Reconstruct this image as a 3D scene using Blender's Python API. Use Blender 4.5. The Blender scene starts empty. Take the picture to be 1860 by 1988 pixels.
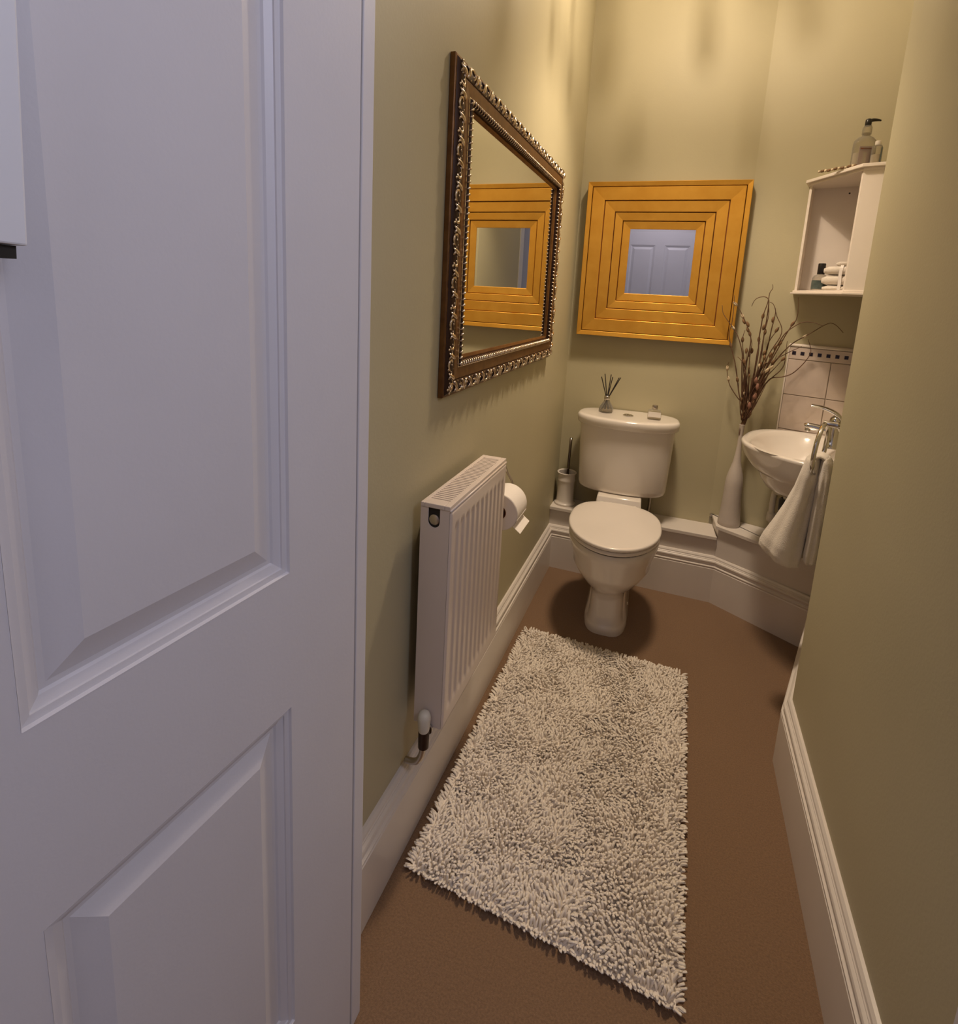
import bpy, math, random
import numpy as np
from mathutils import Vector, Matrix
random.seed(7)
rng = np.random.default_rng(7)
sc = bpy.context.scene
COL = sc.collection
# ---------------------------------------------------------------- camera
cam_d = bpy.data.cameras.new('camera'); cam = bpy.data.objects.new('camera', cam_d); COL.objects.link(cam)
cam_d.sensor_fit = 'AUTO'; cam_d.sensor_width = 36.0; cam_d.lens = 18.785
cam_d.shift_x = -0.005758; cam_d.shift_y = -0.120709; cam_d.clip_start = 0.01
cam.matrix_world = Matrix(((0.93729157, -0.10951759, 0.33089336, 0.0), (0.34447773, 0.14643982, -0.92730279, 0.0),
                           (0.0531, 0.98313848, 0.17498318, 1.3), (0, 0, 0, 1)))
sc.camera = cam
# ---------------------------------------------------------------- world, light, exposure
world = bpy.data.worlds.new('world'); sc.world = world; world.use_nodes = True
world.node_tree.nodes['Background'].inputs[0].default_value = (0.62, 0.68, 1.0, 1); world.node_tree.nodes['Background'].inputs[1].default_value = 0.02
def area(name, loc, size, power, color, target, size_y=None):
    d = bpy.data.lights.new(name, 'AREA'); o = bpy.data.objects.new(name, d); COL.objects.link(o)
    d.shape = 'RECTANGLE'; d.size = size; d.size_y = size_y or size; d.energy = power; d.color = color
    o.location = loc; o.rotation_euler = (Vector(target) - Vector(loc)).to_track_quat('-Z', 'Y').to_euler()
    return o
HALL_POWER = 10.0
area('hall_daylight', (0.95, 0.26, 2.25), 0.6, HALL_POWER, (0.77, 0.79, 1.0), (-0.42, 0.45, 1.15))
area('hall_door_fill', (-0.15, -0.95, 2.70), 0.35, 5.5, (0.98, 0.88, 1.0), (-0.2, -1.66, 1.2))  # added unseen fill without a fitting, brightens the mirrored hall door
LAMP_POS = (-0.065, 1.92, 2.53); LAMP_STRENGTH = 4700.0; SPOT_POWER = 104.0; LAMP_COLOR = (1.0, 0.80, 0.60)
sc.view_settings.view_transform = 'Standard'; sc.view_settings.look = 'None'
sc.view_settings.exposure = 0.0; sc.view_settings.gamma = 1.0; sc.view_settings.use_curve_mapping = False
sc.cycles.use_denoising = True; sc.cycles.max_bounces = 12; sc.cycles.transparent_max_bounces = 16
sc.cycles.sample_clamp_indirect = 4.0; sc.cycles.caustics_reflective = False; sc.cycles.caustics_refractive = False

# ---------------------------------------------------------------- materials
def mat(name, color, rough=0.5, metal=0.0, var=0.0, vscale=8.0, bump=0.0, bscale=60.0, coat=0.0, trans=0.0, sheen=0.0, spec=0.5, ior=1.5, color2=None, stretch=None, detail=4.0):
    m = bpy.data.materials.new(name); m.use_nodes = True
    nt = m.node_tree; b = nt.nodes['Principled BSDF']
    c = (*color, 1.0)
    b.inputs['Base Color'].default_value = c; b.inputs['Roughness'].default_value = rough; b.inputs['Metallic'].default_value = metal
    b.inputs['Coat Weight'].default_value = coat; b.inputs['Coat Roughness'].default_value = 0.08
    b.inputs['Transmission Weight'].default_value = trans; b.inputs['Sheen Weight'].default_value = sheen
    b.inputs['Specular IOR Level'].default_value = spec; b.inputs['IOR'].default_value = ior
    tc = nt.nodes.new('ShaderNodeTexCoord'); mp = nt.nodes.new('ShaderNodeMapping'); nt.links.new(tc.outputs['Object'], mp.inputs['Vector'])
    if stretch: mp.inputs['Scale'].default_value = stretch
    if var > 0 or color2:
        n = nt.nodes.new('ShaderNodeTexNoise'); n.inputs['Scale'].default_value = vscale; n.inputs['Detail'].default_value = detail
        nt.links.new(mp.outputs['Vector'], n.inputs['Vector'])
        mx = nt.nodes.new('ShaderNodeMix'); mx.data_type = 'RGBA'
        c2 = color2 or tuple(max(0, x * (1 - var)) for x in color)
        c1 = color if color2 else tuple(min(1, x * (1 + var)) for x in color)
        mx.inputs[6].default_value = (*c1, 1); mx.inputs[7].default_value = (*c2, 1)
        rp = nt.nodes.new('ShaderNodeMapRange'); rp.inputs[1].default_value = 0.3; rp.inputs[2].default_value = 0.7
        nt.links.new(n.outputs['Fac'], rp.inputs[0]); nt.links.new(rp.outputs[0], mx.inputs[0]); nt.links.new(mx.outputs[2], b.inputs['Base Color'])
    if bump > 0:
        n2 = nt.nodes.new('ShaderNodeTexNoise'); n2.inputs['Scale'].default_value = bscale; n2.inputs['Detail'].default_value = 3.0
        nt.links.new(mp.outputs['Vector'], n2.inputs['Vector'])
        bp = nt.nodes.new('ShaderNodeBump'); bp.inputs['Strength'].default_value = bump; bp.inputs['Distance'].default_value = 0.002
        nt.links.new(n2.outputs['Fac'], bp.inputs['Height']); nt.links.new(bp.outputs['Normal'], b.inputs['Normal'])
    return m
def glassy(name, tint, clear=0.75, rough=0.05, dark=1.0):
    m = bpy.data.materials.new(name); m.use_nodes = True; nt = m.node_tree
    b = nt.nodes['Principled BSDF']; b.inputs['Base Color'].default_value = (*[x * dark for x in tint], 1); b.inputs['Roughness'].default_value = rough
    t = nt.nodes.new('ShaderNodeBsdfTransparent'); t.inputs[0].default_value = (*[0.4 + 0.6 * x for x in tint], 1)
    mx = nt.nodes.new('ShaderNodeMixShader'); lw = nt.nodes.new('ShaderNodeLayerWeight'); lw.inputs[0].default_value = 0.35
    mr = nt.nodes.new('ShaderNodeMapRange'); mr.inputs[3].default_value = 1 - clear; mr.inputs[4].default_value = 1.0
    nt.links.new(lw.outputs['Facing'], mr.inputs[0]); nt.links.new(mr.outputs[0], mx.inputs[0])
    nt.links.new(t.outputs[0], mx.inputs[1]); nt.links.new(b.outputs[0], mx.inputs[2])
    nt.links.new(mx.outputs[0], nt.nodes['Material Output'].inputs['Surface'])
    return m
M = {}
M['wall'] = mat('sage_wall_paint', (0.49, 0.44, 0.285), 0.55, var=0.03, vscale=3, bump=0.12, bscale=160)
M['ceiling'] = mat('ceiling_paint', (0.75, 0.73, 0.68), 0.7, bump=0.1)
M['hallwall'] = mat('hall_wall_paint', (0.62, 0.60, 0.60), 0.7, bump=0.1)
M['trim'] = mat('white_trim_paint', (0.74, 0.68, 0.62), 0.32, var=0.02, bump=0.05, bscale=90)
M['door'] = mat('white_door_paint', (0.70, 0.68, 0.70), 0.42, var=0.015, bump=0.06, bscale=220)
M['carpet'] = mat('brown_carpet', (0.27, 0.155, 0.078), 0.95, color2=(0.18, 0.10, 0.048), vscale=260, detail=6, bump=0.9, bscale=700, sheen=0.25)
M['ceramic'] = mat('white_ceramic', (0.78, 0.72, 0.655), 0.14, coat=0.5, var=0.01)
M['seat'] = mat('white_seat_plastic', (0.80, 0.735, 0.675), 0.22, coat=0.3, var=0.01)
M['vase'] = mat('matt_white_ceramic', (0.60, 0.53, 0.47), 0.45, var=0.04, vscale=20)
M['enamel'] = mat('radiator_enamel', (0.74, 0.64, 0.57), 0.32, coat=0.15, var=0.01)
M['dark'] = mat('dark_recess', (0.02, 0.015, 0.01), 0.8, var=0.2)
M['chrome'] = mat('chrome', (0.62, 0.60, 0.57), 0.09, 1.0, var=0.01)
M['steel'] = mat('brushed_steel', (0.55, 0.50, 0.44), 0.3, 1.0, var=0.05)
M['mirror'] = mat('mirror_glass', (0.88, 0.89, 0.87), 0.004, 1.0)
M['gold'] = mat('gold_leaf_paint', (0.76, 0.40, 0.06), 0.43, 0.7, color2=(0.68, 0.335, 0.042), vscale=14, stretch=(1, 1, 1), bump=0.12, bscale=90)
M['goldred'] = mat('dark_red_gap', (0.20, 0.05, 0.01), 0.6, var=0.2)
M['bronze'] = mat('antique_bronze', (0.21, 0.10, 0.03), 0.36, 0.55, color2=(0.14, 0.06, 0.018), vscale=40, bump=0.1)
M['darkbronze'] = mat('dark_bronze', (0.045, 0.02, 0.012), 0.4, 0.4, var=0.3)
M['silver'] = mat('worn_silver_leaf', (0.95, 0.84, 0.70), 0.24, 1.0, color2=(0.45, 0.32, 0.20), vscale=90)
M['yarn'] = mat('cream_cotton_yarn', (0.90, 0.82, 0.72), 1.0, color2=(0.85, 0.77, 0.67), vscale=12, spec=0.1)
M['towel'] = mat('white_towelling', (0.74, 0.67, 0.58), 0.95, var=0.04, bump=0.9, bscale=380, sheen=0.5)
M['paper'] = mat('white_tissue_paper', (0.86, 0.80, 0.74), 0.9, var=0.02, bump=0.15, bscale=300)
M['tile'] = mat('glazed_beige_tile', (0.66, 0.55, 0.47), 0.18, coat=0.3, var=0.05, vscale=18)
M['grout'] = mat('pale_grout', (0.52, 0.45, 0.38), 0.85, var=0.1, bump=0.3)
M['mosaic'] = mat('black_mosaic', (0.02, 0.012, 0.02), 0.15, var=0.3)
M['board'] = mat('white_shelf_paint', (0.80, 0.72, 0.64), 0.35, var=0.02)
M['black'] = mat('black_plastic', (0.012, 0.01, 0.01), 0.3, var=0.2)
M['darkchrome'] = mat('dark_chrome', (0.16, 0.13, 0.11), 0.12, 1.0, var=0.05)
M['reed'] = mat('black_reed', (0.02, 0.012, 0.012), 0.7, var=0.3)
M['glass'] = glassy('clear_glass', (0.92, 0.88, 0.80), 0.86, dark=.35)
M['drop'] = glassy('crystal_glass', (0.85, 0.82, 0.76), 0.86, 0.08)
M['liquid'] = glassy('pale_liquid', (0.85, 0.78, 0.66), 0.45)
M['label'] = mat('white_paper_label', (0.82, 0.77, 0.72), 0.6, var=0.02)
M['lilac'] = mat('lilac_paper_label', (0.50, 0.40, 0.38), 0.6, var=0.06)
M['teal'] = mat('dark_teal_label', (0.045, 0.065, 0.06), 0.4, color2=(0.10, 0.13, 0.12), vscale=80)
M['twig'] = mat('dark_red_brown_twig', (0.085, 0.035, 0.022), 0.75, color2=(0.16, 0.085, 0.04), vscale=30)
M['pod'] = mat('brown_seed_pod', (0.20, 0.11, 0.05), 0.8, var=0.3, vscale=50)
M['podpale'] = mat('pale_seed_pod', (0.62, 0.50, 0.33), 0.7, var=0.2, vscale=50)
M['podpink'] = mat('pink_seed_pod', (0.27, 0.13, 0.09), 0.75, var=0.2, vscale=50)
M['board2'] = mat('cool_white_board', (0.78, 0.78, 0.80), 0.4, var=0.01)
M['hob'] = mat('white_plastic', (0.76, 0.72, 0.62), 0.4, var=0.02)
def emis(name, color, s):
    m = bpy.data.materials.new(name); m.use_nodes = True; nt = m.node_tree; nt.nodes.remove(nt.nodes['Principled BSDF'])
    e = nt.nodes.new('ShaderNodeEmission'); e.inputs[0].default_value = (*color, 1); e.inputs[1].default_value = s
    nt.links.new(e.outputs[0], nt.nodes['Material Output'].inputs['Surface']); return m
M['bulb'] = emis('lamp_bulb', LAMP_COLOR, LAMP_STRENGTH)

# ---------------------------------------------------------------- helpers
def tag(o, label=None, cat=None, group=None, kind=None):
    if label: o['label'] = label
    if cat: o['category'] = cat
    if group: o['group'] = group
    if kind: o['kind'] = kind
    return o
def thing(name, label, cat, loc=(0, 0, 0), rz=0.0, group=None):
    o = bpy.data.objects.new(name, None); COL.objects.link(o); o.location = loc; o.rotation_euler = (0, 0, rz)
    o.empty_display_size = 0.05
    return tag(o, label, cat, group)
class MB:
    def __init__(s): s.v = []; s.f = []
    def add(s, vs, fs):
        n = len(s.v); s.v += [tuple(v) for v in vs]; s.f += [tuple(i + n for i in f) for f in fs]; return s
    def box(s, a, b):
        x0, y0, z0 = [min(p, q) for p, q in zip(a, b)]; x1, y1, z1 = [max(p, q) for p, q in zip(a, b)]
        return s.add([(x0, y0, z0), (x1, y0, z0), (x1, y1, z0), (x0, y1, z0), (x0, y0, z1), (x1, y0, z1), (x1, y1, z1), (x0, y1, z1)],
                     [(0, 3, 2, 1), (4, 5, 6, 7), (0, 1, 5, 4), (1, 2, 6, 5), (2, 3, 7, 6), (3, 0, 4, 7)])
    def prism(s, poly, z0, z1):   # poly counter-clockwise seen from above
        n = len(poly)
        vs = [(x, y, z0) for x, y in poly] + [(x, y, z1) for x, y in poly]
        fs = [tuple(reversed(range(n))), tuple(range(n, 2 * n))] + [(i, (i + 1) % n, n + (i + 1) % n, n + i) for i in range(n)]
        return s.add(vs, fs)
    def loft(s, rings, cap0=True, cap1=True, closed=True):
        n = len(rings[0]); vs = [p for r in rings for p in r]; fs = []
        for k in range(len(rings) - 1):
            for i in range(n if closed else n - 1):
                j = (i + 1) % n; fs.append((k * n + i, k * n + j, (k + 1) * n + j, (k + 1) * n + i))
        if cap0: fs.append(tuple(reversed(range(n))))
        if cap1: fs.append(tuple(range((len(rings) - 1) * n, len(rings) * n)))
        return s.add(vs, fs)
    def lathe(s, prof, c=(0, 0, 0), n=28, axis=None, cap0=True, cap1=True):
        Q = Matrix.Identity(3)
        if axis is not None: Q = Vector(axis).to_track_quat('Z', 'Y').to_matrix()
        rings = []
        for r, z in prof:
            rings.append([tuple(Vector(c) + Q @ Vector((r * math.cos(2 * math.pi * i / n), r * math.sin(2 * math.pi * i / n), z))) for i in range(n)])
        return s.loft(rings, cap0, cap1)
    def tube(s, pts, r, n=8, taper=None):
        pts = [Vector(p) for p in pts]; rings = []; up = None
        for i, p in enumerate(pts):
            t = (pts[min(i + 1, len(pts) - 1)] - pts[max(i - 1, 0)])
            t = t.normalized() if t.length > 1e-9 else Vector((0, 0, 1))
            if up is None:
                up = Vector((0, 0, 1)) if abs(t.z) < 0.9 else Vector((1, 0, 0))
            a = up - t * up.dot(t); a = a.normalized() if a.length > 1e-6 else t.orthogonal().normalized(); up = a; b = t.cross(a)
            rr = (taper[i] if taper else r)
            rings.append([tuple(p + rr * (math.cos(2 * math.pi * k / n) * a + math.sin(2 * math.pi * k / n) * b)) for k in range(n)])
        return s.loft(rings)
    def ell(s, c, rad, n=10, m=6, R=None):
        rings = []
        for j in range(m + 1):
            th = math.pi * (0.02 + 0.96 * j / m) - math.pi / 2
            ring = []
            for i in range(n):
                ph = 2 * math.pi * i / n
                v = Vector((rad[0] * math.cos(th) * math.cos(ph), rad[1] * math.cos(th) * math.sin(ph), rad[2] * math.sin(th)))
                if R is not None: v = R @ v
                ring.append(tuple(Vector(c) + v))
            rings.append(ring)
        return s.loft(rings)
    def obj(s, name, m, parent=None, smooth=False, bevel=0.0, seg=2, subsurf=0, autosmooth=None):
        me = bpy.data.meshes.new(name); me.from_pydata(s.v, [], s.f); me.update()
        if m is not None: me.materials.append(M[m] if isinstance(m, str) else m)
        if smooth:
            me.polygons.foreach_set('use_smooth', [True] * len(me.polygons))
            if autosmooth is not None: me.set_sharp_from_angle(angle=math.radians(autosmooth))
        o = bpy.data.objects.new(name, me); COL.objects.link(o)
        if parent is not None: o.parent = parent
        if bevel > 0:
            b = o.modifiers.new('bevel', 'BEVEL'); b.width = bevel; b.segments = seg; b.limit_method = 'ANGLE'; b.angle_limit = math.radians(35)
        if subsurf:
            u = o.modifiers.new('subsurf', 'SUBSURF'); u.levels = subsurf; u.render_levels = subsurf
        return o
def spline(pts, k=6):     # Catmull-Rom through points
    P = [Vector(p) for p in pts]; out = []
    for i in range(len(P) - 1):
        p0, p1, p2, p3 = P[max(i - 1, 0)], P[i], P[i + 1], P[min(i + 2, len(P) - 1)]
        for j in range(k):
            t = j / k
            out.append(0.5 * ((2 * p1) + (p2 - p0) * t + (2 * p0 - 5 * p1 + 4 * p2 - p3) * t * t + (3 * p1 - p0 - 3 * p2 + p3) * t ** 3))
    out.append(P[-1]); return out
def smoothstep(a, b, x):
    t = min(1, max(0, (x - a) / (b - a))); return t * t * (3 - 2 * t)

# ---------------------------------------------------------------- room measures (metres)
XL, YB, XR, ZC = -0.498, 2.565, 0.413, 2.95
A17 = math.radians(17); EX, EY = math.cos(A17), -math.sin(A17); NX, NY = -math.sin(A17), -math.cos(A17)
W0 = (0.22, YB); WL = 0.47                                  # start and length of the canted basin wall
def W(s, d, z=None):                                         # along the basin wall, out of it
    p = (W0[0] + s * EX + d * NX, W0[1] + s * EY + d * NY)
    return p if z is None else (p[0], p[1], z)
K = W(WL, 0)
def slab(name, a, b, z0, z1, m, th=0.08):                    # wall with its face on a->b, room on the right of a->b
    dx, dy = b[0] - a[0], b[1] - a[1]; L = math.hypot(dx, dy); nx, ny = -dy / L * th, dx / L * th
    return tag(MB().prism([a, b, (b[0] + nx, b[1] + ny), (a[0] + nx, a[1] + ny)], z0, z1).obj(name, m), kind='structure')
# ================================================================ SETTING
f = tag(MB().box((-1.5, -1.75, -0.05), (1.3, 2.70, 0)).obj('floor', 'carpet'), 'brown short pile carpet covering the whole floor', kind='structure')
tag(slab('wall_left', (XL, 0.66), (XL, YB), 0, ZC, 'wall'), 'sage painted wall behind the radiator and ornate mirror')
tag(slab('wall_back', (XL, YB), W0, 0, ZC, 'wall'), 'sage painted wall behind the toilet and gold mirror')
tag(slab('wall_corner', W0, K, 0, ZC, 'wall'), 'canted sage wall behind the basin and corner shelf')
tag(slab('wall_side', K, (XR, 1.578), 0, ZC, 'wall', 0.05), 'short sage wall returning beside the basin')
tag(slab('wall_right', (XR, 1.578), (XR, 0.695), 0, ZC, 'wall', 0.05), 'near sage wall along the right edge')
tag(MB().box((-1.5, -1.75, ZC), (1.3, 2.70, ZC + 0.05)).obj('ceiling', 'ceiling'), 'white ceiling above the frame', kind='structure')
# hall behind and around the camera
for nm, a, b in (('wall_hall_left', (-1.4, -1.66), (-1.4, 0.60)), ('wall_hall_right', (1.2, 0.60), (1.2, -1.66)), ('wall_hall_rear', (1.2, -1.705), (-1.4, -1.705))):
    tag(slab(nm, a, b, 0, ZC, 'hallwall'), 'pale wall of the hall behind the camera')
tag(MB().box((-1.4, 0.60, 0), (-0.50, 0.632, ZC)).obj('wall_front_left', 'hallwall'), 'pale hall wall left of the doorway', kind='structure')
tag(MB().box((0.47, 0.60, 0), (1.2, 0.69, ZC)).obj('wall_front_right', 'hallwall'), 'pale hall wall right of the doorway', kind='structure')
tag(MB().box((-0.50, 0.60, 2.10), (0.47, 0.66, ZC)).obj('wall_front_top', 'hallwall'), 'wall above the doorway', kind='structure')
tag(MB().box((-0.497, 0.632, 0), (-0.412, 0.660, 2.10)).obj('trim_1', 'door', bevel=0.002), 'white door frame post at the hinge side of the open door', kind='structure')
tag(MB().box((0.407, 0.60, 0), (0.47, 0.693, 2.10)).obj('trim_2', 'door', bevel=0.002), 'white door frame post on the right, at the frame edge', kind='structure')
tag(MB().box((-0.412, 0.60, 2.04), (0.39, 0.66, 2.10)).obj('trim_5', 'door', bevel=0.002), 'white door frame head above the doorway', kind='structure')

# ---- skirting, mitred profile
PROF = [(0, 0), (.022, 0), (.022, .158), (.0195, .1605), (.0195, .1635), (.022, .166), (.022, .1685), (.0165, .171), (.0145, .176), (.016, .181),
        (.019, .184), (.0205, .1885), (.019, .193), (.0155, .1955), (.0135, .1965), (.0135, .199), (.0115, .2005), (.0105, .206), (.006, .2115), (0, .213)]
KA = (0.258, 2.432); A31 = math.radians(31)
RP = None
def hit_diag():
    ux, uy = math.cos(A31), -math.sin(A31); vx, vy = K[0] - XR, K[1] - 1.578
    det = ux * (-vy) + vx * uy; bx, by = XR - KA[0], 1.578 - KA[1]
    a = (bx * (-vy) + vx * by) / det
    return (KA[0] + a * ux, KA[1] + a * uy)
KD = hit_diag()
PATH = [(XL, 0.66), (XL, 2.432), KA, KD, (XR, 1.578), (XR, 0.693)]
def nrm(a, b):
    L = math.hypot(b[0] - a[0], b[1] - a[1]); return ((b[1] - a[1]) / L, -(b[0] - a[0]) / L)
def miter(i):
    if i == 0: return nrm(PATH[0], PATH[1])
    if i == len(PATH) - 1: return nrm(PATH[-2], PATH[-1])
    a, b = nrm(PATH[i - 1], PATH[i]), nrm(PATH[i], PATH[i + 1]); s = (a[0] + b[0], a[1] + b[1]); d = 1 + a[0] * b[0] + a[1] * b[1]
    return (s[0] / d, s[1] / d)
for i, (nm, lab) in enumerate((('baseboard_left', 'white moulded skirting under the radiator wall'), ('baseboard_back', 'white moulded skirting behind the toilet'),
                               ('baseboard_corner', 'white moulded skirting running at an angle below the vase'), ('baseboard_side', 'white skirting on the hidden side wall return'),
                               ('baseboard_right', 'white moulded skirting along the near right wall'))):
    rings = []
    for j in (i, i + 1):
        p, m_ = PATH[j], miter(j); rings.append([(p[0] + t * m_[0], p[1] + t * m_[1], z) for t, z in PROF])
    tag(MB().loft(rings).obj(nm, 'trim', smooth=True, autosmooth=28), lab, kind='structure')
# ---- pipe boxing behind toilet and under the vase
o = tag(MB().box((XL, 2.432, 0), (0.2515, YB, 0.290)).obj('trim_3', 'trim'), 'low white pipe boxing ledge behind the toilet', kind='structure')
MB().prism([(XL, 2.418), (0.250, 2.418), (0.238, YB), (XL, YB)], 0.290, 0.306).obj('ledge_top', 'trim', o, bevel=0.002)
B0 = (0.252, 2.430)
o = tag(MB().prism([B0, (KD[0] + .004, KD[1] + .002), K, W0, (0.236, YB)], 0.0, 0.342).obj('trim_4', 'trim'), 'higher white pipe boxing ledge carrying the tall vase', kind='structure')
q = .010
MB().prism([(B0[0] - .012, B0[1] - q), (KD[0] - .005, KD[1] - q), (K[0] - .004, K[1] - .004), (W0[0] + .004, W0[1] - .002), (0.230, YB - .002)], 0.342, 0.356).obj('ledge_top', 'trim', o, bevel=0.002)

# ---------------------------------------------------------------- doors
def panel_mesh(w, h, mat_='door', flip=1):
    """moulded raised panel in the plane x=0 facing +x, lower near corner at origin: y from 0 to w, z from 0 to h"""
    steps = [(0, 0), (.0015, -.0035), (.008, -.0045), (.0085, -.0065), (.017, -.010), (.019, -.0125), (.024, -.0125), (.050, -.003), (.052, -.003)]
    b = MB(); rings = []
    for t, d in steps: rings.append([(d * flip, t, t), (d * flip, w - t, t), (d * flip, w - t, h - t), (d * flip, t, h - t)])
    b.loft(rings, cap0=False, cap1=True)
    return b
def door_leaf(name, label, loc, rz, width, height, cols, rows, th=0.04):
    """leaf in local x=0 plane (visible face +x), y from 0 (hinge) to -width"""
    m = MB()
    ys = [0] + [c for ab in cols for c in ab] + [width]; zs = [0.0] + [c for ab in rows for c in ab] + [height]
    for i in range(len(ys) - 1):
        for j in range(len(zs) - 1):
            if i % 2 == 1 and j % 2 == 1: m.box((-th + .013, -ys[i + 1], zs[j]), (-.0135, -ys[i], zs[j + 1]))
            else: m.box((-th, -ys[i + 1], zs[j]), (0, -ys[i], zs[j + 1]))
    root = m.obj(name, 'door'); root.location = loc; root.rotation_euler = (0, 0, rz); tag(root, label, kind='structure')
    for a, b_ in cols:
        for c, d in rows:
            p = panel_mesh(b_ - a, d - c).obj('panel', 'door', root); p.location = (0.0003, -b_, c)
    return root
d1 = door_leaf('door_1', 'open white panelled door filling the left of the view', (-0.4125, 0.628, 0.008), math.atan(-0.080), 0.90, 2.03,
               [(0.129, 0.408), (0.516, 0.795)], [(0.22, 0.747), (0.937, 1.80)])
d2 = door_leaf('door_2', 'closed white panelled hall door seen only in the gold mirror', (-0.65, -1.655, 0.01), math.radians(90), 0.88, 2.10,
               [(0.12, 0.40), (0.507, 0.787)], [(0.22, 0.80), (0.98, 1.95)])
d2.rotation_euler = (0, 0, math.radians(90))
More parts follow.
